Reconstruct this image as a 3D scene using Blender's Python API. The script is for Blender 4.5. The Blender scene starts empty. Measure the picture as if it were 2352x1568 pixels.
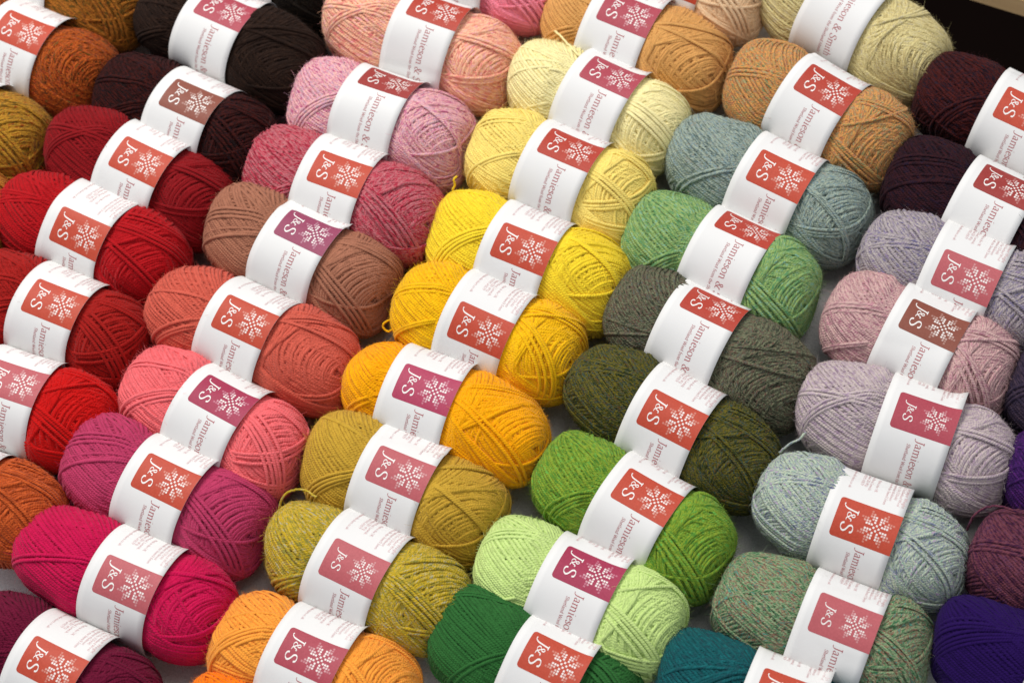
import bpy, math, random
import numpy as np
from mathutils import Vector, Matrix

# ------------------------------------------------------------------ camera
sc = bpy.context.scene
C = sc.collection
DW, DH, F = 2352.0, 1568.0, 4800.0        # measuring raster of the photograph and the focal length on it
TX, TY = 0.08, 0.48                       # tilt of the table against the image plane
DIST = 1.20
n = Vector((-TX, TY, 1.0)).normalized()   # table normal seen from the camera
ex = (Vector((1, 0, 0)) - n * n.x).normalized()
ey = n.cross(ex)
R_wc = Matrix((ex, ey, n))                # camera coords -> world coords
CAM = R_wc @ Vector((0, 0, DIST)) + Vector((0, 0, 0.03))
cam = bpy.data.cameras.new('camera'); camo = bpy.data.objects.new('camera', cam); C.objects.link(camo)
camo.matrix_world = Matrix.Translation(CAM) @ R_wc.to_4x4()
cam.sensor_width = 36; cam.lens = 36 * F / DW; cam.clip_start = 0.05; cam.clip_end = 60
cam.dof.use_dof = True; cam.dof.focus_distance = 1.15; cam.dof.aperture_fstop = 9
sc.camera = camo

# ------------------------------------------------------------------ light
w = bpy.data.worlds.new('World'); sc.world = w; w.use_nodes = True
bg = w.node_tree.nodes['Background']; bg.inputs[0].default_value = (0.86, 0.91, 1.0, 1); bg.inputs[1].default_value = 0.45
def area(name, loc, target, size, size_y, power, col):
    l = bpy.data.lights.new(name, 'AREA'); l.shape = 'RECTANGLE'; l.size = size; l.size_y = size_y
    l.energy = power; l.color = col
    o = bpy.data.objects.new(name, l); C.objects.link(o); o.location = loc
    o.rotation_euler = (Vector(target) - Vector(loc)).to_track_quat('-Z', 'Y').to_euler()
area('window_light', (-0.75, 1.15, 1.9), (0, 0, 0), 1.4, 1.1, 50, (1.0, 0.965, 0.91))
area('ceiling_light', (0.5, 0.1, 2.4), (0, 0, 0), 1.0, 1.0, 9, (1.0, 0.97, 0.93))
sc.view_settings.view_transform = 'Standard'; sc.view_settings.look = 'None'
sc.view_settings.exposure = 0.0; sc.view_settings.gamma = 1.0

# ------------------------------------------------------------------ helpers
def lin(h):
    c = [int(h[i:i + 2], 16) / 255 for i in (0, 2, 4)]
    return tuple((x / 12.92 if x <= 0.04045 else ((x + 0.055) / 1.055) ** 2.4) for x in c) + (1,)
def ray(px, py):
    d = Vector(((px - DW / 2) / F, -(py - DH / 2) / F, -1.0))
    return R_wc @ d
def unproj(px, py, z):
    d = ray(px, py); t = (z - CAM.z) / d.z
    return CAM + d * t
def proj(p):
    q = R_wc.transposed() @ (Vector(p) - CAM)
    return (DW / 2 + F * q.x / -q.z, DH / 2 - F * q.y / -q.z, -q.z)
def link(name, me, mat, parent=None):
    o = bpy.data.objects.new(name, me); C.objects.link(o)
    if mat: me.materials.append(mat)
    if parent: o.parent = parent
    return o
def mesh_np(name, V, faces, uv=None, smooth=True):
    """V (n,3); faces (m,k) int array of one polygon size, or a list of such arrays"""
    if not isinstance(faces, list): faces = [faces]
    faces = [np.asarray(f, dtype=np.int32) for f in faces if len(f)]
    me = bpy.data.meshes.new(name)
    me.vertices.add(len(V)); me.vertices.foreach_set('co', np.asarray(V, dtype=np.float32).ravel())
    li = np.concatenate([f.ravel() for f in faces])
    ls = []; s = 0
    for f in faces:
        ls.append(s + np.arange(len(f)) * f.shape[1]); s += f.size
    ls = np.concatenate(ls).astype(np.int32)
    me.loops.add(len(li)); me.loops.foreach_set('vertex_index', li)
    me.polygons.add(len(ls)); me.polygons.foreach_set('loop_start', ls)
    if uv is not None:
        l = me.uv_layers.new(name='UVMap'); l.data.foreach_set('uv', np.asarray(uv, dtype=np.float32).ravel())
    me.update(calc_edges=True); me.validate()
    me.polygons.foreach_set('use_smooth', np.full(len(me.polygons), smooth))
    return me
class NT:
    def __init__(s, name):
        s.m = bpy.data.materials.new(name); s.m.use_nodes = True
        s.t = s.m.node_tree; s.b = s.t.nodes['Principled BSDF']
    def n(s, typ, **k):
        x = s.t.nodes.new(typ)
        for a, b in k.items(): setattr(x, a, b)
        return x
    def l(s, a, b): s.t.links.new(a, b)
    def math(s, op, a, b=None, c=None):
        x = s.n('ShaderNodeMath', operation=op)
        for i, v in enumerate((a, b, c)):
            if v is None: continue
            if isinstance(v, (int, float)): x.inputs[i].default_value = v
            else: s.l(v, x.inputs[i])
        return x.outputs[0]

# ------------------------------------------------------------------ materials
def yarn_material(name, cols, heather):
    """cols: list of hex colours of the wool fibres, the first is the main one; heather 0..1 how blended the yarn is"""
    T = NT(name); b = T.b
    uv = T.n('ShaderNodeUVMap'); uv.uv_map = 'UVMap'
    sep = T.n('ShaderNodeSeparateXYZ'); T.l(uv.outputs[0], sep.inputs[0])
    U, V = sep.outputs[0], sep.outputs[1]
    # fibre streaks that follow the twist
    comb = T.n('ShaderNodeCombineXYZ')
    T.l(T.math('MULTIPLY', U, 0.30), comb.inputs[0])
    T.l(T.math('MULTIPLY', T.math('ADD', T.math('MULTIPLY', U, 0.38), V), 1.35), comb.inputs[1])
    comb0 = T.n('ShaderNodeCombineXYZ'); T.l(T.math('MULTIPLY', U, 0.125), comb0.inputs[0])
    T.l(T.math('MULTIPLY', T.math('ADD', T.math('MULTIPLY', U, 0.05), V), 2.1), comb0.inputs[1])
    no = T.n('ShaderNodeTexNoise'); no.inputs['Scale'].default_value = 1.8; no.inputs['Detail'].default_value = 1.8
    T.l(comb0.outputs[0], no.inputs['Vector'])
    # slow drift of the colour along the strand
    comb2 = T.n('ShaderNodeCombineXYZ'); T.l(T.math('MULTIPLY', U, 0.022), comb2.inputs[0])
    T.l(T.math('MULTIPLY', V, 0.3), comb2.inputs[1])
    no2 = T.n('ShaderNodeTexNoise'); no2.inputs['Scale'].default_value = 1.0; no2.inputs['Detail'].default_value = 3
    T.l(comb2.outputs[0], no2.inputs['Vector'])
    mixf = T.math('ADD', T.math('MULTIPLY', no.outputs[0], 0.72), T.math('MULTIPLY', no2.outputs[0], 0.28))
    r = T.n('ShaderNodeValToRGB'); T.l(mixf, r.inputs[0])
    cs = []
    for c in cols:
        v = lin(c)[:3]; g = min(1.22, 0.94 / max(v)); cs.append(tuple(x * g for x in v) + (1,))
    if len(cs) == 1:
        a = cs[0]; cs = [tuple(v * (0.80 - 0.1 * heather) for v in a[:3]) + (1,), a, tuple(min(0.97, v * 1.08) for v in a[:3]) + (1,)]
        order = cs
    else:
        order = [cs[1], cs[0]] + cs[2:]
    lo, hi = (0.5 - 0.115, 0.5 + 0.115) if len(cs) > 1 and heather > 0.65 else (0.5 - 0.15, 0.5 + 0.15)
    el = r.color_ramp.elements
    for i, c in enumerate(order):
        p = lo + (hi - lo) * i / (len(order) - 1)
        e = el[i] if i < 2 else el.new(p)
        e.position = p; e.color = c
    T.l(r.outputs[0], b.inputs['Base Color'])
    # two plies twisted round each other, with a hairy surface
    ply = T.math('ABSOLUTE', T.math('SINE', T.math('MULTIPLY', T.math('ADD', T.math('MULTIPLY', V, 2.0), T.math('DIVIDE', U, 1.5)), math.pi)))
    no3 = T.n('ShaderNodeTexNoise'); no3.inputs['Scale'].default_value = 6.0; no3.inputs['Detail'].default_value = 3
    T.l(comb.outputs[0], no3.inputs['Vector'])
    h = T.math('ADD', ply, T.math('MULTIPLY', no3.outputs[0], 0.55))
    bp = T.n('ShaderNodeBump'); bp.inputs['Strength'].default_value = 0.75; bp.inputs['Distance'].default_value = 0.00024
    T.l(h, bp.inputs['Height']); T.l(bp.outputs[0], b.inputs['Normal'])
    b.inputs['Roughness'].default_value = 0.85; b.inputs['Specular IOR Level'].default_value = 0.12
    b.inputs['Sheen Weight'].default_value = 0.05 + 0.32 * min(1, 1.6 * max(cs[0][:3])); b.inputs['Sheen Roughness'].default_value = 0.45
    m = cs[0]; b.inputs['Sheen Tint'].default_value = tuple(min(1, 0.35 + v) for v in m[:3]) + (1,)
    return T.m

def paper_material():
    T = NT('label_paper'); b = T.b
    tc = T.n('ShaderNodeTexCoord')
    no = T.n('ShaderNodeTexNoise'); no.inputs['Scale'].default_value = 35; no.inputs['Detail'].default_value = 4
    T.l(tc.outputs['Object'], no.inputs['Vector'])
    r = T.n('ShaderNodeValToRGB'); T.l(no.outputs[0], r.inputs[0])
    r.color_ramp.elements[0].color = (0.76, 0.752, 0.74, 1); r.color_ramp.elements[1].color = (0.80, 0.795, 0.785, 1)
    T.l(r.outputs[0], b.inputs['Base Color'])
    bp = T.n('ShaderNodeBump'); bp.inputs['Strength'].default_value = 0.25; bp.inputs['Distance'].default_value = 0.0012
    T.l(no.outputs[0], bp.inputs['Height']); T.l(bp.outputs[0], b.inputs['Normal'])
    b.inputs['Roughness'].default_value = 0.62; b.inputs['Specular IOR Level'].default_value = 0.3
    return T.m
def ink_material(name, hexc, mottle=0.06):
    T = NT(name); b = T.b; c = lin(hexc)
    tc = T.n('ShaderNodeTexCoord')
    no = T.n('ShaderNodeTexNoise'); no.inputs['Scale'].default_value = 900; no.inputs['Detail'].default_value = 2
    T.l(tc.outputs['Object'], no.inputs['Vector'])
    r = T.n('ShaderNodeValToRGB'); T.l(no.outputs[0], r.inputs[0])
    r.color_ramp.elements[0].position = 0.3; r.color_ramp.elements[1].position = 0.7
    r.color_ramp.elements[0].color = tuple(v * (1 - mottle) for v in c[:3]) + (1,)
    r.color_ramp.elements[1].color = tuple(min(1, v * (1 + mottle) + mottle * 0.1) for v in c[:3]) + (1,)
    T.l(r.outputs[0], b.inputs['Base Color'])
    b.inputs['Roughness'].default_value = 0.55; b.inputs['Specular IOR Level'].default_value = 0.3
    return T.m
PAPER = paper_material()
INK = {k: ink_material('ink_' + k, v) for k, v in dict(
    orange='BA4630', red='AE3C2C', brick='983632', faded='B65A60', pink='A84250', magenta='AC3C5A',
    violet='923E5C', brown='86493A', raspberry='A02F4E').items()}
def mixhex(a, b, t):
    A = [int(a[i:i + 2], 16) for i in (0, 2, 4)]; B = [int(b[i:i + 2], 16) for i in (0, 2, 4)]
    return ''.join('%02X' % int(round(x + (y - x) * t)) for x, y in zip(A, B))
PANELHEX = dict(orange='BA4630', red='AE3C2C', brick='983632', faded='B65A60', pink='A84250', magenta='AC3C5A',
    violet='923E5C', brown='86493A', raspberry='A02F4E')
WHITE_INK = ink_material('bare_paper_white', 'F0ECE8', 0.01)
TINT = {k: [ink_material('pale_%s_%d' % (k, i), mixhex(h, 'F2ECE8', t), 0.01) for i, t in enumerate((0.95, 0.76, 0.54, 0.34))] for k, h in PANELHEX.items()}
TEXT_INK = ink_material('lettering_ink', 'AE5A5E', 0.02)
SMALL_INK = ink_material('small_print_ink', 'D0A6A8', 0.02)

# ------------------------------------------------------------------ wool winding
L0, R0 = 0.0600, 0.0295
BAND_R = R0 + 0.0011; BAND_H = 0.0205
def smooth_noise(rng, t, period):
    k = int(t[-1] / period) + 4
    g = rng.normal(size=k); x = t / period; i = x.astype(int); f = x - i; f = f * f * (3 - 2 * f)
    return g[i] * (1 - f) + g[i + 1] * f
LUMP = [0, 0, 0, 0, 1]
def surf(P, lift, zone, R=R0, L=L0):
    off, bh = zone
    rho = np.hypot(P[:, 1], P[:, 2])
    E = 3.9
    f = (np.abs(P[:, 0]) ** E + rho ** E) ** (-1 / E)
    Q = P * f[:, None] * np.array([L, R, R])
    N = Q / np.array([L * L, R * R, R * R]); N /= np.linalg.norm(N, axis=1)[:, None]
    xo = (Q[:, 0] - off) / 0.001
    lift = lift + LUMP[4] * (0.0012 * np.sin(3.3 * P[:, 0] + LUMP[0]) * np.cos(2.6 * P[:, 1] + LUMP[1]) + 0.0009 * np.sin(3.9 * P[:, 2] + LUMP[2] + 1.7 * P[:, 0]) + 0.0007 * np.sin(5 * P[:, 1] + LUMP[3])) + 0.0012 * np.exp(-((xo - 33) / 12) ** 2) + 0.0010 * np.exp(-((xo + 30) / 10) ** 2)
    # the paper band squeezes the wool
    xb = np.abs(Q[:, 0] - off)
    sq = 1 / (1 + np.exp((xb - bh - 0.0034) / 0.0008))
    lf = lift * (1 - sq) + np.minimum(lift, 0.0004) * sq - 0.0011 * sq
    Q = Q + N * lf[:, None]
    Q[:, 0] -= 0.07 * Q[:, 1] * np.clip(np.abs(Q[:, 0] - off) / L, 0, 1)          # the ball leans: top end pushed left, bottom end right
    return Q, N
def tube(P, N, rad, sides, u0=0.0, flat=0.68):
    T = np.gradient(P, axis=0); T /= np.linalg.norm(T, axis=1)[:, None] + 1e-12
    N = N - T * np.sum(N * T, axis=1)[:, None]; N /= np.linalg.norm(N, axis=1)[:, None] + 1e-12
    B = np.cross(T, N)
    m = len(P); a = np.arange(sides) / sides * 2 * np.pi
    V = (P[:, None, :] + (rad[:, None] * np.cos(a)[None, :] * flat)[..., None] * N[:, None, :]
         + (rad[:, None] * np.sin(a)[None, :])[..., None] * B[:, None, :] * (1.04 + 0.15 * (1 - flat) / 0.3)).reshape(-1, 3)
    i = np.arange(m - 1)[:, None]; j = np.arange(sides)[None, :]; j2 = (j + 1) % sides
    Fq = np.stack([i * sides + j, i * sides + j2, (i + 1) * sides + j2, (i + 1) * sides + j], axis=-1).reshape(-1, 4)
    u = u0 + np.concatenate([[0], np.cumsum(np.linalg.norm(np.diff(P, axis=0), axis=1))]) * 1000
    jj = np.broadcast_to(j, (m - 1, sides)); ii = np.broadcast_to(i, (m - 1, sides))
    UV = np.stack([np.stack([u[ii], jj / sides], -1), np.stack([u[ii], (jj + 1) / sides], -1),
                   np.stack([u[ii + 1], (jj + 1) / sides], -1), np.stack([u[ii + 1], jj / sides], -1)], axis=2).reshape(-1, 2)
    return V, Fq, UV, u[-1]
def wound_wool(seed, off_b, bh, tilt=31, fuzz=12000):
    rng = np.random.default_rng(seed)
    LUMP[:4] = list(rng.uniform(0, 6.28, 4)); LUMP[4] = rng.uniform(0.8, 1.4)
    om = math.radians(tilt + rng.normal() * 3)
    W = np.array([math.cos(om), 0.0, math.sin(om)]); A = np.array([-math.sin(om), 0, math.cos(om)]); B = np.cross(W, A)
    Vs, Fs, UVs = [], [], []; off = 0; u = rng.uniform(0, 300)
    ph0 = math.radians(rng.normal() * 14 - 60)
    N1, NT3, N2, seg1, seg2 = 110, 78, 118, 48, 74
    rot = ph0 + math.radians(rng.uniform(0, 40))
    for part in (0, 1, 2):
        if part == 0:
            t = np.arange(0, N1 * seg1 + 1) / seg1; f = t / N1
            phi = ph0 + 2 * np.pi * t * 5 / N1 + smooth_noise(rng, t, 3) * 0.03
            tau = np.radians(2.5 + 40 * f ** 0.9 + smooth_noise(rng, t, 4) * 0.8); lift = -0.0030 + 0.0022 * f
        elif part == 1:                                        # loops falling in three bundles: nested triangles round the hole
            t = np.arange(0, NT3 * 60 + 1) / 60; f = t / NT3
            jump = (t + 0.5) - np.floor(t + 0.5); jump = np.clip((jump - 0.35) / 0.3, 0, 1); jump = jump * jump * (3 - 2 * jump)
            phi = rot + (np.floor(t + 0.5) + jump) * 2 * np.pi / 3 + f * 0.5 + smooth_noise(rng, t, 2) * 0.05
            tau = np.radians(4 + 37 * f ** 0.9 + smooth_noise(rng, t, 2) * 0.9); lift = -0.0014 + 0.0011 * f
        else:
            t = np.arange(0, N2 * seg2 + 1) / seg2; f = t / N2
            phi = ph0 + 2 * np.pi * 1.06 * f + smooth_noise(rng, t, 0.9) * 0.009 + smooth_noise(rng, t, 5) * 0.036
            tau = np.radians(41 + 5.0 * np.cos(3 * (phi - rot)) + smooth_noise(rng, t, 8) * 2.0 + smooth_noise(rng, t, 1.3) * 0.7); lift = -0.0005 + 0.0012 * f
        th = 2 * np.pi * t
        nrm = np.sin(tau)[:, None] * W + np.cos(tau)[:, None] * (np.cos(phi)[:, None] * A + np.sin(phi)[:, None] * B)
        e1 = np.cos(tau)[:, None] * W - np.sin(tau)[:, None] * (np.cos(phi)[:, None] * A + np.sin(phi)[:, None] * B)
        e2 = np.cross(nrm, e1)
        P = np.cos(th)[:, None] * e1 + np.sin(th)[:, None] * e2
        lift = lift + smooth_noise(rng, t, 0.4) * 0.0002
        Q, Nn = surf(P, lift, (off_b, bh))
        rad = np.full(len(t), 0.00091) * (1 + 0.07 * smooth_noise(rng, t, 0.2))
        V, Fq, UV, u = tube(Q, Nn, rad, 5 + part // 2, u)
        Vs.append(V); Fs.append(Fq + off); UVs.append(UV); off += len(V)
    # last strands lying across the others
    phs = [ph0 + math.radians(a + rng.normal() * 9) for a in (150,)]
    for k, p0 in enumerate(phs):
        cnt = rng.integers(1, 5); seg = 80
        t = np.arange(0, int(cnt * seg + 1)) / seg
        phi = p0 + 0.066 * t + smooth_noise(rng, t, 0.6) * 0.012
        tau = np.radians(45 + rng.normal() * 7 + smooth_noise(rng, t, 0.8) * 1.5); th = 2 * np.pi * t + rng.uniform(0, 6)
        nrm = np.sin(tau)[:, None] * W + np.cos(tau)[:, None] * (np.cos(phi)[:, None] * A + np.sin(phi)[:, None] * B)
        e1 = np.cos(tau)[:, None] * W - np.sin(tau)[:, None] * (np.cos(phi)[:, None] * A + np.sin(phi)[:, None] * B)
        e2 = np.cross(nrm, e1)
        P = np.cos(th)[:, None] * e1 + np.sin(th)[:, None] * e2
        Q, Nn = surf(P, np.full(len(t), 0.0012 + 0.0002 * k) + smooth_noise(rng, t, 0.4) * 0.00025, (off_b, bh))
        V, Fq, UV, u = tube(Q, Nn, np.full(len(t), 0.00088), 6, u)
        Vs.append(V); Fs.append(Fq + off); UVs.append(UV); off += len(V)
    # bundles of strands crossing the face, end to end
    for p1, p2, cnt, lf in (((.12, .42, .90), (.80, -.42, .42), 4, .0009), ((.25, -.62, .74), (.93, .12, .34), 2, .0004),
                            ((-.93, -.12, .34), (-.25, .40, .88), 2, .0010), ((-.95, .05, .30), (-.40, -.66, .64), 4, .0009)):
        p1, p2 = [np.array(p, float) + rng.normal(size=3) * 0.11 for p in (p1, p2)]
        if rng.random() < 0.3: continue
        n0 = np.cross(p1, p2); n0 /= np.linalg.norm(n0); cnt = max(1, cnt + rng.integers(-2, 2)); seg = 80
        t = np.arange(0, cnt * seg + 1) / seg
        q1 = p1 / np.linalg.norm(p1); q2 = np.cross(n0, q1); th = 2 * np.pi * t + rng.uniform(2.5, 4)
        sh = (t - cnt / 2) * 0.058 + smooth_noise(rng, t, 0.5) * 0.010
        P = np.cos(th)[:, None] * q1 + np.sin(th)[:, None] * q2 + n0 * sh[:, None]; P /= np.linalg.norm(P, axis=1)[:, None]
        Q, Nn = surf(P, np.full(len(t), lf) + smooth_noise(rng, t, 0.3) * 0.0002, (off_b, bh))
        V, Fq, UV, u = tube(Q, Nn, np.full(len(t), 0.00092), 6, u)
        Vs.append(V); Fs.append(Fq + off); UVs.append(UV); off += len(V)
    # the packed inside
    ns, nr = 40, 26
    th = np.linspace(0, np.pi, nr); ps = np.linspace(0, 2 * np.pi, ns, endpoint=False)
    P = np.array([[math.cos(a), math.sin(a) * math.cos(b), math.sin(a) * math.sin(b)] for a in th for b in ps])
    Q, _ = surf(P, np.full(len(P), -0.0034), (off_b, bh))
    i = np.arange(nr - 1)[:, None]; j = np.arange(ns)[None, :]
    Fq = np.stack([i * ns + j, i * ns + (j + 1) % ns, (i + 1) * ns + (j + 1) % ns, (i + 1) * ns + j], -1).reshape(-1, 4)
    UV = np.stack([Fq // ns * 3.0, (Fq % ns) / 8.0], -1).reshape(-1, 2)
    Vs.append(Q); Fs.append(Fq + off); UVs.append(UV); off += len(Q)
    # stray fibres
    P = rng.normal(size=(fuzz, 3)); P /= np.linalg.norm(P, axis=1)[:, None]
    Q, Nn = surf(P, np.full(fuzz, 0.0009), (off_b, bh))
    ok = np.abs(Q[:, 0] - off_b) > bh + 0.001; Q, Nn = Q[ok], Nn[ok]; m = len(Q)
    D = rng.normal(size=(m, 3)); D -= Nn * np.sum(D * Nn, 1)[:, None] * 0.8; D /= np.linalg.norm(D, axis=1)[:, None]
    ln = rng.uniform(0.0008, 0.0024, m) * rng.choice([1, 1, 1, 1, 1, 2.4], m); K = 3
    curl = rng.normal(size=(m, 3)) * 0.45
    pts = []
    for k in range(K + 1):
        s = k / K
        pts.append(Q + Nn * (np.sin(s * 2.2) * 0.00065 + s * 0.0002)[..., None] * (ln / 0.003)[:, None] ** 0.5 + (D * s + curl * s * s * 0.6) * ln[:, None])
    pts = np.stack(pts, 1)
    side = np.cross(D, Nn); side /= np.linalg.norm(side, axis=1)[:, None] + 1e-9
    wd = 0.000042
    Vf = np.stack([pts - side[:, None] * wd, pts + side[:, None] * wd], 2).reshape(-1, 3)
    base = (np.arange(m) * (K + 1) * 2)[:, None, None]; kk = (np.arange(K) * 2)[None, :, None]
    q = []
    for a, b in ((0, 1),):
        q.append(np.stack([base + kk + a, base + kk + b, base + kk + b + 2, base + kk + a + 2], -1).reshape(-1, 4))
    Ff = np.concatenate(q) ; UVf = np.stack([np.repeat(rng.uniform(0, 9000, len(Ff)), 4), np.full(len(Ff) * 4, 0.3)], -1)
    Vs.append(Vf); Fs.append(Ff + off); UVs.append(UVf)
    return mesh_np('wound_wool', np.concatenate(Vs), np.concatenate(Fs), np.concatenate(UVs))
WOOL = {}
def wool_mesh(off, k, ratio):
    b = int(round(off / 0.003)); q = int(round(ratio * 10)); key = (b, q, k % 3)
    if key not in WOOL:
        WOOL[key] = wound_wool(100 + 17 * b + 5 * (k % 3) + 31 * q, b * 0.003, BAND_H * 10 / q); WOOL[key].materials.append(None)
    return WOOL[key]

# ------------------------------------------------------------------ lettering: pen strokes with serifs
def cr(pts, n=5):
    if len(pts) == 2: return [tuple(p) for p in pts]
    P = [np.array(p, float) for p in pts]; P = [2 * P[0] - P[1]] + P + [2 * P[-1] - P[-2]]; out = []
    for i in range(1, len(P) - 2):
        for k in range(n):
            t = k / n
            out.append(0.5 * ((2 * P[i]) + (-P[i - 1] + P[i + 1]) * t + (2 * P[i - 1] - 5 * P[i] + 4 * P[i + 1] - P[i + 2]) * t * t
                              + (-P[i - 1] + 3 * P[i] - 3 * P[i + 1] + P[i + 2]) * t ** 3))
    out.append(P[-2]); return out
def ft(x, y=0.012, h=0.075): return [(x - h, y), (x + h, y)]
G = {
 'J': (0.33, [[(.21, .66), (.20, .10), (.16, -.06), (.07, -.15), (-.05, -.15)], [(.09, .665), (.33, .665)]]),
 'S': (0.50, [[(.42, .53), (.39, .63), (.28, .67), (.15, .64), (.09, .53), (.14, .42), (.26, .35), (.38, .26), (.42, .15), (.34, .03), (.21, -.01), (.09, .03), (.05, .14)]]),
 '&': (0.72, [[(.62, .38), (.66, .42), (.61, .46), (.55, .40), (.49, .20), (.36, .02), (.20, -.01), (.08, .08), (.09, .21), (.20, .31), (.32, .40), (.36, .53), (.29, .65), (.19, .63), (.16, .52), (.24, .36), (.38, .17), (.52, .02), (.68, .01)]]),
 'a': (0.43, [[(.08, .34), (.15, .43), (.25, .43), (.30, .35), (.30, .08), (.34, .01), (.42, .03)], [(.30, .26), (.16, .21), (.07, .12), (.10, .02), (.19, .01), (.30, .10)]]),
 'm': (0.80, [[(.03, .41), (.12, .44)], [(.12, .44), (.12, 0)], ft(.12), [(.12, .34), (.21, .43), (.31, .43), (.38, .34), (.38, 0)], ft(.38), [(.38, .34), (.47, .43), (.58, .43), (.65, .34), (.65, 0)], ft(.66)]),
 'n': (0.54, [[(.03, .41), (.12, .44)], [(.12, .44), (.12, 0)], ft(.12), [(.12, .34), (.21, .43), (.32, .43), (.39, .34), (.39, 0)], ft(.40)]),
 'h': (0.54, [[(.03, .66), (.12, .69)], [(.12, .69), (.12, 0)], ft(.12), [(.12, .33), (.21, .43), (.32, .43), (.39, .34), (.39, 0)], ft(.40)]),
 'i': (0.26, [[(.03, .41), (.12, .44)], [(.12, .44), (.12, 0)], ft(.12), [(.115, .60), (.135, .635)], [(.10, .62), (.15, .615)]]),
 'l': (0.26, [[(.03, .66), (.12, .69)], [(.12, .69), (.12, 0)], ft(.12)]),
 'I': (0.30, [[(.15, .66), (.15, .01)], ft(.15), ft(.15, .66)]),
 'e': (0.42, [[(.07, .25), (.34, .27), (.33, .38), (.23, .44), (.12, .39), (.06, .24), (.11, .07), (.22, .00), (.36, .06)]]),
 's': (0.36, [[(.28, .36), (.22, .43), (.12, .42), (.08, .34), (.16, .26), (.26, .19), (.28, .09), (.20, .01), (.10, .01), (.05, .09)]]),
 'o': (0.48, [[(.23, .44), (.10, .38), (.05, .22), (.10, .06), (.23, .00), (.36, .06), (.42, .22), (.37, .38), (.23, .44)]]),
 't': (0.31, [[(.12, .56), (.12, .10), (.17, .01), (.29, .04)], [(.03, .43), (.27, .43)]]),
 'd': (0.50, [[(.36, .69), (.36, .08), (.40, .01), (.47, .03)], [(.28, .67), (.36, .69)], [(.36, .38), (.24, .44), (.11, .38), (.06, .21), (.11, .05), (.21, .00), (.36, .10)]]),
 'r': (0.36, [[(.03, .41), (.12, .44)], [(.12, .44), (.12, 0)], ft(.12), [(.12, .32), (.20, .42), (.32, .42)]]),
 'f': (0.30, [[(.34, .66), (.24, .69), (.15, .63), (.12, .50), (.12, 0)], ft(.12), [(.03, .43), (.26, .43)]]),
 'W': (0.92, [[(.05, .66), (.25, .0)], [(.25, .0), (.45, .62)], [(.43, .66), (.64, .0)], [(.64, .0), (.84, .66)], ft(.06, .66), ft(.45, .66), ft(.85, .66)]),
 ' ': (0.24, []),
}
def stroke_text(txt, size, heavy=1.0):
    """flat triangles/quads of a line of lettering; x along the line, y up, in units of `size` em"""
    V, Fc = [], []; x = 0.0; nib = math.radians(22); thick, thin = 0.088 * heavy, 0.030 * heavy
    for ch in txt:
        adv, st = G[ch]
        for s in st:
            p = cr(s, 4 if size < 5 else 6); P = np.array(p, float); T = np.gradient(P, axis=0)
            ang = np.arctan2(T[:, 1], T[:, 0])
            wd = (thin + (thick - thin) * np.abs(np.sin(ang - nib))) / 2
            Nn = np.stack([-np.sin(ang), np.cos(ang)], -1) * wd[:, None]
            b = len(V)
            for q, m in zip(P, Nn):
                V.append(((q[0] + m[0] + x) * size, (q[1] + m[1]) * size)); V.append(((q[0] - m[0] + x) * size, (q[1] - m[1]) * size))
            for k in range(len(P) - 1):
                Fc.append((b + 2 * k, b + 2 * k + 1, b + 2 * k + 3, b + 2 * k + 2))
        x += adv
    return np.array(V), np.array(Fc), x * size
def sans_text(txt, size):
    c = bpy.data.curves.new('t', 'FONT'); c.body = txt; c.size = size; c.resolution_u = 1
    o = bpy.data.objects.new('t', c); C.objects.link(o)
    dg = bpy.context.evaluated_depsgraph_get(); me = bpy.data.meshes.new_from_object(o.evaluated_get(dg))
    V = np.array([v.co[:2] for v in me.vertices]); Fc = [tuple(p.vertices) for p in me.polygons]
    tri = []
    for f in Fc:
        for k in range(1, len(f) - 1): tri.append((f[0], f[k], f[k + 1]))
    bpy.data.objects.remove(o); bpy.data.curves.remove(c); bpy.data.meshes.remove(me)
    return V, np.array(tri)
UN = 0.00141                                # one square of the star, in metres
# print layout in squares: s along the ball's axis (0 = centre of the star, band from -21 to 8.1), v round the ball
def place_text(V, s0, v0): return np.stack([V[:, 1] + s0, V[:, 0] + v0], -1)      # the line runs round the ball
Vj, Fj, wj = stroke_text('Jamieson & Smith', 4.75, 0.9); TITLE = (place_text(Vj, -4.3, 9.9), Fj)
Vs_, Fs_, ws = stroke_text('Shetland Wool from the Shetland Islands', 1.95); TITLE2 = (place_text(Vs_, -7.35, 12.4), Fs_)
def logo_text(size):
    out = []; g = size / 7
    V, Fq, w_ = stroke_text('J', 7.0 * g, 1.0); V = V + np.array([V[:, 1] * 0.12]).T * np.array([1, 0]); out.append((place_text(V, 0, -5.1 * g), Fq))
    V, Fq, w_ = stroke_text('&', 4.5 * g, 1.0); V = V * np.array([1.15, 1]); out.append((place_text(V, 1.0 * g, -2.75 * g), Fq))
    V, Fq, w_ = stroke_text('S', 7.0 * g, 1.0); V = V * np.array([1.12, 1]); out.append((place_text(V, 0, 1.5 * g), Fq))
    VV, FF, o = [], [], 0
    for V, Fq in out: VV.append(V); FF.append(Fq + o); o += len(V)
    return np.concatenate(VV), np.concatenate(FF)
LOGO_BIG = logo_text(7.0); LOGO_SMALL = logo_text(5.4)
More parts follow.
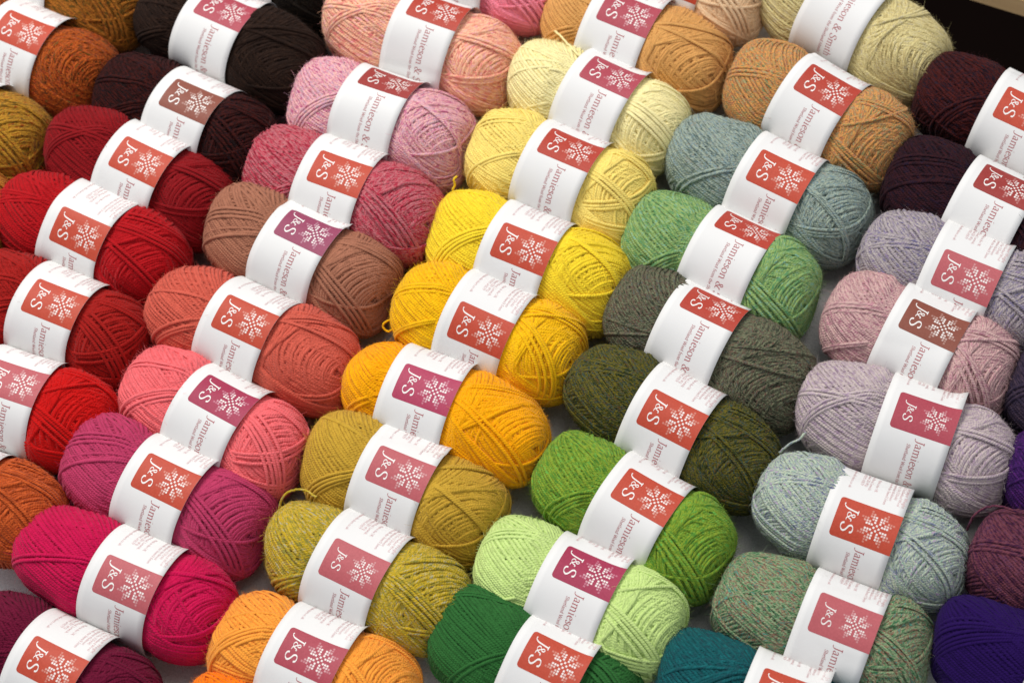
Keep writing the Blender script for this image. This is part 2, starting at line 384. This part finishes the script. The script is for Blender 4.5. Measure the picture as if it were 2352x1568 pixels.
small = [('2ply Jumper Weight', 5.9, -9.6, 2.0), ('100% Real Shetland Wool', 4.1, -9.9, 1.7), ('25g 115m (125yds)', 2.4, -12.6, 1.7),
         ('4ply equivalent thickness', 0.7, -11.3, 1.7), ('Suggested needle size 3mm/3.5mm', -1.0, -8.6, 1.7),
         ('Made in the UK', -5.6, -13.2, 1.7), ('90 North Road, Lerwick,', -8.0, -12.8, 1.7), ('Shetland ZE1 0PQ', -9.7, -14.4, 1.7),
         ('tel 01595 693579', -11.4, -14.4, 1.7), ('www.shetlandwoolbrokers.co.uk', -15.2, -11.0, 1.7)]
SM = []
for txt, s0, vend, sz in small:
    V, Fq = sans_text(txt, sz); V = V * np.array([0.92, 1.0]); SM.append((place_text(V, s0, vend - 1.3 - V[:, 0].max()), Fq))
def join(parts):
    VV, FF, o = [], [], 0
    for V, Fq in parts: VV.append(V); FF.append(np.asarray(Fq) + o); o += len(V)
    return np.concatenate(VV), np.concatenate(FF)
SMALL_PRINT = join(SM)
STAR = []
for a, b in [(1, 2), (1, 3), (1, 4), (2, 3), (2, 4), (2, 5), (3, 4), (3, 5), (3, 6)]:
    for x, y in ((a, b), (b, a)):
        for sx in (-1, 1):
            for sy in (-1, 1): STAR.append((x * sx, y * sy, max(0, min(a, b) - 1) + (1 if b >= 5 else 0)))
STAR += [(1, 0, 0), (-1, 0, 0), (0, 1, 0), (0, -1, 0)]

# ------------------------------------------------------------------ one ball
def band_shape(rng):
    ph = rng.uniform(0, 6.28, 6); am = rng.normal(size=6) * np.array([.00030, .00030, .00024, .00030, .00018, .00014])
    cone = rng.normal() * 0.010
    lift = abs(rng.normal()) * 0.0007; dent = -abs(rng.normal()) * 0.0006; dpos = rng.choice([-0.75, 1.35]) + rng.normal() * 0.2
    def f(x, ang):
        """x in metres from the band's centre, ang round the axis from straight up towards the viewer's side"""
        r = BAND_R + 0.0003 + 0 * x
        r = r + dent * np.exp(-((ang - dpos + x * 4) / 0.10) ** 2)
        for k in range(6): r = r + am[k] * np.sin((k + 1) * ang + ph[k] + (x / BAND_H) * (0.5 if k % 2 else -0.4))
        r = r + cone * x + 0.0004 * (x / BAND_H) ** 2
        edge = np.clip((x / BAND_H - 0.55) / 0.45, 0, 1) ** 2
        r = r + lift * edge * np.exp(-((ang + 0.9) / 0.55) ** 2) * 2.2
        return np.maximum(r, R0 + 0.0008)
    return f
def wrap(f, s, v, proll, h, off):
    """print coordinates in squares -> points on the band"""
    x = (np.asarray(s) + 6.45) * UN; ang = proll + np.asarray(v) * UN / BAND_R
    r = f(x, ang) + h
    return np.stack([x + off, -r * np.sin(ang), r * np.cos(ang)], -1)
count = 0
def yarn_ball(label, M, ang, panel, cols, heather=0.3, ink='orange', smalllogo=False, scale=1.0, dz=0.0, mesh=None, roll=0.0, al=225, ar=218, tails=()):
    """M: where the band's upper edge shows in the photo, ang: slope of the axis there, panel: centre of the printed panel"""
    global count
    rng = np.random.default_rng(500 + count)
    rb = BAND_R * scale; zc = 0.0300 * scale + dz
    a = math.radians(ang); u = (math.cos(a), math.sin(a)); pr = (-math.sin(a), math.cos(a))
    r_px = 210
    for _ in range(4):
        c2 = (M[0] + pr[0] * r_px, M[1] + pr[1] * r_px); P = unproj(c2[0], c2[1], zc); d = proj(P)[2]; r_px = F * rb / d
    p0 = proj(P); px = proj(P + Vector((1e-3, 0, 0))); py = proj(P + Vector((0, 1e-3, 0)))
    J = Matrix(((px[0] - p0[0], py[0] - p0[0]), (px[1] - p0[1], py[1] - p0[1])))
    dd = J.inverted() @ Vector(u); yaw = math.atan2(dd.y, dd.x)
    Rz = Matrix.Rotation(yaw, 3, 'Z')
    tocam = Rz.transposed() @ (CAM - P).normalized()
    phic = math.atan2(-tocam.y, tocam.z)
    if panel is None: pv = 0.1 * rng.normal()
    else:
        dist = (panel[0] - c2[0]) * pr[0] + (panel[1] - c2[1]) * pr[1]
        pv = math.asin(max(-0.98, min(0.98, dist / r_px)))
    proll = phic + pv - 0.5 * UN / BAND_R
    root = bpy.data.objects.new('yarn_ball', None); C.objects.link(root); root.empty_display_size = 0.02
    al, ar = al * 1.025, ar * 1.025 + 4
    dh = Vector((math.cos(yaw), math.sin(yaw))); pxm = (J @ dh).length * 1000 * scale
    Lb = (al + ar) / 2 / pxm - 0.001; off = -(ar - al) / 2 / pxm        # half length of the wool, place of the band on it
    base = P - Rz @ Vector((off * scale, 0, 0))
    root.location = (base.x, base.y, base.z - zc + dz); root.rotation_euler = (0, 0, yaw); root.scale = (scale, scale, scale)
    root['label'] = label; root['category'] = 'yarn ball'; root['group'] = 'balls of wool laid out in slanting rows'
    cz = zc / scale - dz / scale
    me = wool_mesh(off * L0 / Lb, count, Lb / L0)
    wool = bpy.data.objects.new('wool', me); C.objects.link(wool); wool.parent = root
    wool.location = (0, 0, cz); wool.rotation_euler = (math.radians(phic * 57.3 * 1.0 + roll + rng.normal() * 9), math.radians(rng.normal() * 1.2), math.radians(rng.normal() * 1.5))
    wool.scale = (Lb / L0, rng.uniform(0.985, 1.003), rng.uniform(0.985, 1.0))
    wool.material_slots[0].link = 'OBJECT'; wool.material_slots[0].material = yarn_material('wool_' + cols[0], cols, heather)
    # paper band
    f = band_shape(rng)
    na, nx = 120, 10
    A_, X_ = np.meshgrid(np.arange(na) / na * 2 * np.pi - np.pi, np.linspace(-1, 1, nx + 1) * BAND_H, indexing='ij')
    r = f(X_.ravel(), A_.ravel())
    Vo = np.stack([X_.ravel() + off, -r * np.sin(A_.ravel()), r * np.cos(A_.ravel())], -1)
    ri = r - 0.00018; Vi = np.stack([X_.ravel() + off, -ri * np.sin(A_.ravel()), ri * np.cos(A_.ravel())], -1)
    i = np.arange(na)[:, None]; j = np.arange(nx)[None, :]; i2 = (i + 1) % na; w1 = nx + 1
    q = np.stack([i * w1 + j, i * w1 + j + 1, i2 * w1 + j + 1, i2 * w1 + j], -1).reshape(-1, 4)
    nV = len(Vo); i = np.arange(na); i2 = (i + 1) % na
    rim = [np.stack([i * w1, i2 * w1, i2 * w1 + nV, i * w1 + nV], -1), np.stack([i * w1 + nx, i * w1 + nx + nV, i2 * w1 + nx + nV, i2 * w1 + nx], -1)]
    me = mesh_np('paper_label', np.concatenate([Vo, Vi]), np.concatenate([q, q[:, ::-1] + nV] + rim))
    lab = link('paper_label', me, PAPER, root); lab.location = (0, 0, cz)
    # printed panel, its left corners rounded, bleeding off the right edge of the paper
    vs = np.concatenate([[-7.3, -7.25, -7.1, -6.8, -6.4], np.linspace(-6, 7, 22), [7.4, 7.8, 8.1, 8.25, 8.3]])
    def left(v):
        e = min(v + 7.3, 8.3 - v); R = 1.35
        return -16 + (R - math.sqrt(max(0, R * R - (R - e) ** 2)) if e < R else 0)
    S, Vv = [], []
    for v in vs:
        for t in np.linspace(0, 1, 9): S.append(left(v) + (8.08 - left(v)) * t); Vv.append(v)
    i = np.arange(len(vs) - 1)[:, None]; j = np.arange(8)[None, :]
    q = np.stack([i * 9 + j, i * 9 + j + 1, (i + 1) * 9 + j + 1, (i + 1) * 9 + j], -1).reshape(-1, 4)
    pan = link('printed_panel', mesh_np('printed_panel', wrap(f, S, Vv, proll, 0.00007, off), q), INK[ink], lab)
    # star of little squares
    S, Vv, mi = [], [], []; h = 0.37; ss = 0.86 if smalllogo else 1.0
    for x, y, c in STAR:
        for dx, dy in ((-h, -h), (h, -h), (h, h), (-h, h)): S.append((x + dx) * ss); Vv.append((y + dy) * ss + 0.5)
        mi.append(min(3, c))
    q = np.arange(len(S)).reshape(-1, 4)
    st = mesh_np('star_motif', wrap(f, S, Vv, proll, 0.00014, off), q, smooth=True)
    for m in TINT[ink]: st.materials.append(m)
    st.polygons.foreach_set('material_index', np.array(mi, dtype=np.int32))
    so = link('star_motif', st, None, lab)
    LV, LF = LOGO_SMALL if smalllogo else LOGO_BIG
    link('logo_lettering', mesh_np('logo_lettering', wrap(f, LV[:, 0] - (12.2 if smalllogo else 12.7), LV[:, 1] + 0.3, proll, 0.00015, off), LF), WHITE_INK, lab)
    tv, tf = join([TITLE, TITLE2])
    link('title_lettering', mesh_np('title_lettering', wrap(f, tv[:, 0], tv[:, 1], proll, 0.00009, off), tf), TEXT_INK, lab)
    V_, F_ = SMALL_PRINT
    link('small_print', mesh_np('small_print', wrap(f, V_[:, 0], V_[:, 1], proll, 0.00009, off), F_), SMALL_INK, lab)
    for pts in tails:
        W_ = np.array(cr([tuple(unproj(a, b, z)) for a, b, z in pts], 8), float)
        W_ = np.array([Rz.transposed() @ ((Vector(p) - root.location) / scale) for p in W_])
        wob = rng.normal(size=W_.shape) * 0.00012; W_ = W_ + wob
        V_, F_, UV_, _u = tube(W_, np.tile([0.02, 0.1, 1.0], (len(W_), 1)), np.full(len(W_), 0.00066), 8, rng.uniform(0, 500), 1.0)
        link('loose_strand', mesh_np('loose_strand', V_, F_, UV_), wool.material_slots[0].material, root)
    count += 1
    return root

#@@BALLS@@
def mid(TL, TR): return ((TL[0] + TR[0]) / 2, (TL[1] + TR[1]) / 2)
B = yarn_ball
R = {}
# --- far left column
R['goldenbrown'] = B('golden brown heathered wool at the top edge above the rust ball, label mostly cut off', (150, -150), 23, None, ['7A4A12', '3A3310', 'A06020', '5A2A0C'], 1, al=225, ar=236)
R['rust'] = B('rust and copper heathered wool in the top left corner with orange label panel', mid((40, 0), (192, 58)), 23, (64, 78), ['8A3C14', '40240E', 'B45A1C', '7A1A0E', '5C4418'], 1, 'orange', al=225, ar=187)
R['olivegold'] = B('mottled ochre and olive wool at the left edge below the rust ball', mid((-110, 150), (40, 207)), 22, None, ['94661A', '5A4A20', 'B08428', '8A3A14'], 1, al=225, ar=189)
R['amber'] = B('sliver of amber wool at the left edge beside the scarlet ball', mid((-188, 322), (-41, 377)), 22, None, ['9A5A1C', '7A3A10', 'B8802A'], 1, al=225, ar=190)
# --- dark and red column
R['blackbrown'] = B('near black brown wool cut off by the top edge behind the dark brown ball', mid((585, -210), (728, -159)), 21, None, ['17100C', '0E0A08', '241C12'], .6)
R['darkbrown'] = B('plain dark chocolate wool with a faded pink red label panel', mid((490, -43), (640, 25)), 24, (550, 38), ['20130D', '170D09', '2E1D14'], .5, 'pink', al=195, ar=223)
R['maroon'] = B('blackish maroon heathered wool with brown label panel', mid((427, 154), (568, 212)), 24, (454, 238), ['1F0A0B', '130809', '3E120C', '160C14'], 1, 'brown', al=226, ar=174)
R['crimson'] = B('deep crimson wool with orange label panel between maroon and scarlet balls', mid((328, 278), (459, 342)), 26, (331, 374), ['7C0E14'], .4, 'orange', al=226, ar=183)
R['scarlet'] = B('scarlet red wool with orange panel directly above the brick red ball', mid((207, 416), (330, 477)), 25, (217, 553), ['A00C14'], .3, 'orange', al=213, ar=201)
R['brickred'] = B('brick red wool with orange panel between scarlet and bright red balls', mid((129, 603), (256, 656)), 22, (147, 706), ['911612'], .4, 'orange', al=225, ar=188)
R['brightred'] = B('bright pillar box red wool at the left edge with faded pink panel', mid((21, 794), (156, 841)), 18.5, (52, 885), ['B40C0A'], .3, 'faded', al=225, ar=211)
R['rustorange'] = B('rust orange heathered wool at the left edge above the burgundy ball', mid((-113, 998), (32, 1053)), 20, None, ['A8481C', '8A3A18', 'C05A28'], .8)
# --- pink column
R['candypink'] = B('candy pink wool cut by the top edge, right of the peach ball', mid((1048, -190), (1188, -141)), 19, None, ['E07E90'], .3, al=225, ar=199)
R['peach'] = B('peach heathered wool with pinkish streaks and brick red panel at the top', mid((960, -25), (1100, 27)), 19.5, (1028, 35), ['DE9A80', 'C8686A', 'ECC098', 'D894A0'], 1, 'red', al=241, ar=192)
R['mauvepink'] = B('mauve pink heathered wool between the peach and rose red balls', mid((849, 152), (974, 197)), 20, (910, 195), ['C67E96', 'A64E72', 'DEB4A4', 'C68CA8', 'B49AA0'], 1, 'brick', al=197, ar=207, tails=([(640, 258, .0015), (665, 264, .0015), (690, 263, .0015), (712, 256, .0015), (730, 240, .004)],))
R['rosered'] = B('raspberry red heathered wool with grey flecks above the brown ball', mid((759, 314), (894, 360)), 20, (800, 406), ['AC3648', '8A1A30', 'B06C70', 'A04858'], 1, 'orange', al=223, ar=230)
R['brown'] = B('plain reddish brown wool with a violet label panel', mid((688, 462), (817, 523)), 26, (731, 543.5), ['98644E'], .3, 'violet', al=223, ar=205)
R['coral'] = B('coral terracotta wool with orange panel between brown and salmon pink balls', mid((563, 638), (691, 699)), 25, (592, 752), ['BC5444'], .3, 'orange', al=225, ar=242)
R['salmon'] = B('salmon pink wool with raspberry label panel above the plum ball', mid((505, 836), (630, 908)), 29, (533, 928), ['DC6468'], .3, 'raspberry', al=229, ar=193)
R['plum'] = B('plum pink wool with orange panel between salmon and magenta balls', mid((387, 999), (513, 1061)), 26, (406, 1117), ['A83458'], .3, 'orange', al=249, ar=223)
R['magenta'] = B('vivid magenta wool with faded pink panel above the burgundy ball', mid((303, 1207), (438, 1265)), 23.5, (303, 1345), ['B40C44'], .3, 'faded', al=280, ar=211)
R['burgundy'] = B('burgundy wool in the bottom left corner with orange panel', mid((134, 1401), (272, 1474)), 27, (143, 1541), ['5E0D2A'], .4, 'orange', al=240, ar=236)
# --- yellow column
R['beige'] = B('pale beige wool cut by the top edge between tan and khaki balls', mid((1538, -178), (1679, -123)), 21, None, ['DEBE98'], .4, al=225, ar=191)
R['tan'] = B('plain caramel tan wool at the top with pink red label panel', mid((1408, -44), (1548, 13)), 22, (1468, 43), ['C49052'], .3, 'pink', al=182, ar=241)
R['cream'] = B('palest cream yellow wool with faded crimson panel and a strand pulled upward', mid((1366, 119), (1497, 175)), 25, (1422, 183), ['F6E8AA'], .3, 'pink', al=216, ar=188, tails=([(1253, 30, .030), (1257, 44, .036), (1268, 64, .042), (1288, 84, .049), (1310, 108, .054), (1328, 127, .057), (1342, 138, .057)],))
R['lightyellow'] = B('soft light yellow wool with red panel below the cream ball', mid((1272, 278), (1405, 333)), 23, (1319, 346), ['F0D674'], .3, 'red', al=217, ar=198)
R['yellow'] = B('lemon yellow wool with orange red panel above the golden ball', mid((1183, 465), (1323, 513)), 22, (1225, 580), ['E6C72C'], .3, 'orange', al=219, ar=232, tails=([(1050, 404, .048), (1042, 414, .046), (1045, 425, .043), (1040, 436, .040), (1045, 448, .036)],))
R['gold'] = B('golden yellow wool with orange panel and small loose loop at its left end', mid((1097, 622), (1241, 685)), 23.6, (1113, 762), ['E0AC0A'], .3, 'orange', al=213, ar=215, tails=([(925, 722, .038), (905, 732, .036), (886, 739, .034), (880, 749, .032), (890, 761, .030), (904, 757, .032), (914, 765, .034), (926, 780, .030)],))
R['orangeyellow'] = B('saturated orange yellow wool with magenta panel below the golden ball', mid((954, 792), (1094, 842)), 20, (998, 900), ['F6A800'], .3, 'magenta', al=187, ar=274)
R['mustard'] = B('plain mustard khaki wool with faded pink panel above the olive ball', mid((901, 974), (1045, 1034)), 23, (933, 1092), ['B49030'], .3, 'faded', al=223, ar=233)
R['olive'] = B('olive yellow flecked wool with small lettering on faded pink panel', mid((813, 1169), (956, 1240)), 26, (829, 1311), ['A08C28', '7C7838', 'BC9C1C', '9C9878'], .9, 'faded', True, al=220, ar=247, tails=([(640, 1178, .036), (645, 1152, .042), (657, 1133, .046), (680, 1124, .048), (705, 1127, .050), (727, 1142, .052)],))
R['apricot'] = B('apricot orange wool at the bottom edge with raspberry pink panel', mid((700, 1387), (847, 1453)), 24.5, (732, 1515), ['E89638'], .3, 'pink', al=228, ar=243)
R['brightorange'] = B('bright orange wool just showing at the bottom edge below the apricot ball', mid((612, 1573), (757, 1639)), 24, None, ['F07C00'], .3)
# --- green column
R['khaki'] = B('pale straw khaki heathered wool at the top right, printed panel turned away', mid((1925, -82), (2062, -14)), 28, (2015, -28), ['BCAC78', 'A09060', 'CCC088', 'B4A888'], .9, 'brick', al=194, ar=236)
R['tanheather'] = B('tan and moss flecked wool below the khaki ball with orange panel', mid((1875, 129), (1996, 200)), 30, (1911, 213), ['A88450', '6E7450', 'CC8E4C', '965C48', '9A9468'], 1, 'red', al=213, ar=211)
R['greyteal'] = B('grey teal heathered wool with orange panel above the sage green ball', mid((1765, 307), (1900, 368)), 25.5, (1800, 408), ['74807A', '4C5E5C', '98A290', '66808A', '8A8A7C'], 1, 'orange', al=252, ar=213)
R['sage'] = B('fresh mid green heathered wool with red panel between grey teal and charcoal green balls', mid((1655, 477), (1791, 541)), 25, (1726, 531), ['6C9058', '4C7C54', '8CA05C', '709C84'], 1, 'red', al=243, ar=206)
R['charcoalgreen'] = B('charcoal green heathered wool with red panel below the mid green ball', mid((1589, 644), (1726, 708)), 26, (1651, 711), ['4A4A3A', '2C3228', '6A7058', '583C34', '50584E'], 1, 'red', al=213, ar=268)
R['darkolive'] = B('dark olive and moss wool with orange panel above the grass green ball', mid((1528, 837), (1671, 908)), 27, (1557, 969), ['3C4018', '222C1C', '645818', '1C3C3C', '54401C'], 1, 'orange', al=250, ar=244)
R['grass'] = B('grass green heathered wool with orange panel and loose tail at its left end', mid((1461, 1042), (1597, 1121)), 30, (1503, 1149), ['62862A', '46742A', '82922C', '5C9A40'], .8, 'orange', al=252, ar=223, tails=([(1232, 1068, .036), (1215, 1085, .030), (1190, 1098, .022), (1168, 1110, .012)],))
R['palegreen'] = B('pale pistachio green wool with raspberry label panel', mid((1313, 1225), (1456, 1290)), 24.6, (1370, 1323), ['B8CE80'], .3, 'raspberry', al=247, ar=238)
R['forest'] = B('dark forest green wool at the bottom edge with orange panel', mid((1246, 1406), (1392, 1477)), 26, (1288, 1526), ['2A5E2C'], .3, 'orange', al=285, ar=202)
# --- grey and lilac column
R['wine'] = B('dark wine red wool at the right edge, upper of the two dark balls', (2388, 192), 25, (2365, 262), ['2A0D10', '170D1A', '461612', '1E1622'], 1, 'orange', al=245, ar=220)
R['aubergine'] = B('blackish aubergine wool at the right edge, lower of the two dark balls', (2322, 395), 25.5, (2330, 438), ['1F0D15', '150C18', '321418', '1A1022'], 1, 'brick', al=251, ar=220)
R['greylilac'] = B('grey lilac heathered wool with faded pink panel below the two dark balls', mid((2182, 509), (2328, 566)), 22.5, (2235, 644), ['8C8288', '6A6484', 'A8A09C', '80708C'], .9, 'faded', al=236, ar=225)
R['dustyrose'] = B('dusty rose heathered wool with brown label panel', mid((2098, 654), (2235, 720)), 25, (2164, 753), ['AC888A', '946470', 'C2A49C', 'B07C88'], .9, 'brown', al=229, ar=217)
R['palelilac'] = B('pale lilac grey wool with small lettering on a red panel', mid((2064, 860), (2214, 909)), 18.5, (2136, 963), ['A8989E', '8E788C', 'BAAEA6', 'A48EA2'], .9, 'pink', True, al=276, ar=225)
R['bluegrey'] = B('silvery blue grey heathered wool with orange red panel and pale tail at its left end', mid((1942, 1072), (2093, 1128)), 20, (2002, 1211), ['90989A', '646C84', 'B4BCA4', '7C9A8C', 'A08CA4'], 1, 'orange', al=247, ar=242, tails=([(1775, 1052, .034), (1792, 1038, .040), (1812, 1020, .044), (1836, 1008, .046), (1851, 991, .047)],))
R['mossheather'] = B('grey green and russet flecked wool with small lettering on faded pink panel', mid((1889, 1304), (2046, 1366)), 21.3, (1957, 1436), ['5C7C58', '2E5C3C', '8A9A78', '7C4438', '4C8474'], 1, 'faded', True, al=288, ar=214)
R['teal'] = B('deep teal wool at the bottom edge below the russet flecked green ball', mid((1757, 1490), (1912, 1548)), 20.5, (1840, 1610), ['0E4C50', '1A4048', '165C60'], .7, 'orange', al=290, ar=215)
# --- far right column, only the left ends show
R['greypurple'] = B('dark grey purple wool at the right edge beside the pale lilac ball', (2610, 850), 22, None, ['32283A', '241E30', '443640'], .8, al=262, ar=220)
R['purple'] = B('royal purple wool at the right edge between grey purple and dusky plum balls', (2600, 1042), 22, None, ['341450', '26123E', '4A1E5E'], .7, al=258, ar=220)
R['duskyplum'] = B('dusky plum heathered wool at the right edge above the indigo ball', (2522, 1238), 22, None, ['4A2236', '341832', '683840', '543048'], .9, al=262, ar=220, tails=([(2222, 1215, .036), (2228, 1200, .042), (2240, 1181, .048), (2265, 1165, .052), (2295, 1162, .054), (2326, 1171, .054), (2354, 1180, .054), (2400, 1196, .050)],))
R['indigo'] = B('deep indigo violet wool in the bottom right corner', (2500, 1452), 24, None, ['200848'], .3, al=322, ar=200)

# ------------------------------------------------------------------ table cloth, floor, rail
T = NT('silver_satin'); b = T.b
tc = T.n('ShaderNodeTexCoord'); no = T.n('ShaderNodeTexNoise'); no.inputs['Scale'].default_value = 900; no.inputs['Detail'].default_value = 2
T.l(tc.outputs['Object'], no.inputs['Vector'])
r = T.n('ShaderNodeValToRGB'); T.l(no.outputs[0], r.inputs[0]); r.color_ramp.elements[0].position = .35; r.color_ramp.elements[1].position = .7
r.color_ramp.elements[0].color = (.70, .69, .665, 1); r.color_ramp.elements[1].color = (.86, .845, .82, 1)
T.l(r.outputs[0], b.inputs['Base Color']); b.inputs['Roughness'].default_value = .42; b.inputs['Metallic'].default_value = .0
bp = T.n('ShaderNodeBump'); bp.inputs['Strength'].default_value = .5; bp.inputs['Distance'].default_value = .0004
T.l(no.outputs[0], bp.inputs['Height']); T.l(bp.outputs[0], b.inputs['Normal'])
SATIN = T.m
e0 = unproj(2100, 100, 0.0); e1 = unproj(2352, 190, 0.0)
dirv = (e1 - e0).normalized(); nor = Vector((dirv.y, -dirv.x, 0))
if nor.y > 0: nor = -nor                                    # towards the viewer
a_, b_ = 150, 110
gx = np.linspace(-1.5, 0.9, a_); gy = np.concatenate([[-0.02], np.linspace(0, 1.5, b_ - 1)])
V = []
for yv in gy:
    for xv in gx:
        p = e0 + dirv * float(xv) + nor * float(max(yv, 0))
        z = -0.0015 + 0.0012 * math.sin(xv * 31 + yv * 17) * math.sin(yv * 23 - xv * 9) - 0.0006
        if yv < 0: z = -0.35; p = p - nor * 0.01
        V.append((p.x, p.y, z))
i = np.arange(b_ - 1)[:, None]; j = np.arange(a_ - 1)[None, :]
q = np.stack([i * a_ + j, i * a_ + j + 1, (i + 1) * a_ + j + 1, (i + 1) * a_ + j], -1).reshape(-1, 4)
cl = link('tablecloth', mesh_np('tablecloth', np.array(V), q), SATIN)
cl['label'] = 'silvery satin tablecloth glimpsed in the gaps beneath the wool balls'; cl['category'] = 'tablecloth'
T = NT('dark_floor'); b = T.b; no = T.n('ShaderNodeTexNoise'); no.inputs['Scale'].default_value = 5
r = T.n('ShaderNodeValToRGB'); T.l(no.outputs[0], r.inputs[0]); r.color_ramp.elements[0].color = (.002, .0015, .0015, 1); r.color_ramp.elements[1].color = (.009, .005, .004, 1)
T.l(r.outputs[0], b.inputs['Base Color']); b.inputs['Roughness'].default_value = 1.0; b.inputs['Specular IOR Level'].default_value = 0.0
fl = link('floor', mesh_np('floor', np.array([(-8, -8, -.75), (8, -8, -.75), (8, 8, -.75), (-8, 8, -.75)], float), np.array([[0, 1, 2, 3]])), T.m)
fl['kind'] = 'structure'
T = NT('pine_wood'); b = T.b; tc = T.n('ShaderNodeTexCoord'); mp = T.n('ShaderNodeMapping'); mp.inputs['Scale'].default_value = (3, 60, 60)
T.l(tc.outputs['Object'], mp.inputs[0]); no = T.n('ShaderNodeTexNoise'); no.inputs['Scale'].default_value = 2; no.inputs['Detail'].default_value = 4; T.l(mp.outputs[0], no.inputs['Vector'])
r = T.n('ShaderNodeValToRGB'); T.l(no.outputs[0], r.inputs[0]); r.color_ramp.elements[0].color = (.30, .18, .07, 1); r.color_ramp.elements[1].color = (.44, .29, .13, 1)
T.l(r.outputs[0], b.inputs['Base Color']); b.inputs['Roughness'].default_value = .5
p0 = unproj(2150, -66, -0.02); p1 = unproj(2352, -4, -0.02); d = (p1 - p0).normalized(); up = Vector((-d.y, d.x, 0))
import bmesh
bm = bmesh.new(); bmesh.ops.create_cube(bm, size=1)
for v in bm.verts: v.co = Vector((v.co.x * 0.9, v.co.y * 0.05, v.co.z * 0.022))
bmesh.ops.bevel(bm, geom=bm.edges[:], offset=.003, segments=2, affect='EDGES')
me = bpy.data.meshes.new('wooden_rail'); bm.to_mesh(me); bm.free()
ra = link('wooden_rail', me, T.m); c = (p0 + p1) / 2 + up * 0.025; ra.location = (c.x, c.y, -0.031); ra.rotation_euler = (0, 0, math.atan2(d.y, d.x))
ra['label'] = 'pale pine rail crossing the dark top right corner'; ra['category'] = 'rail'
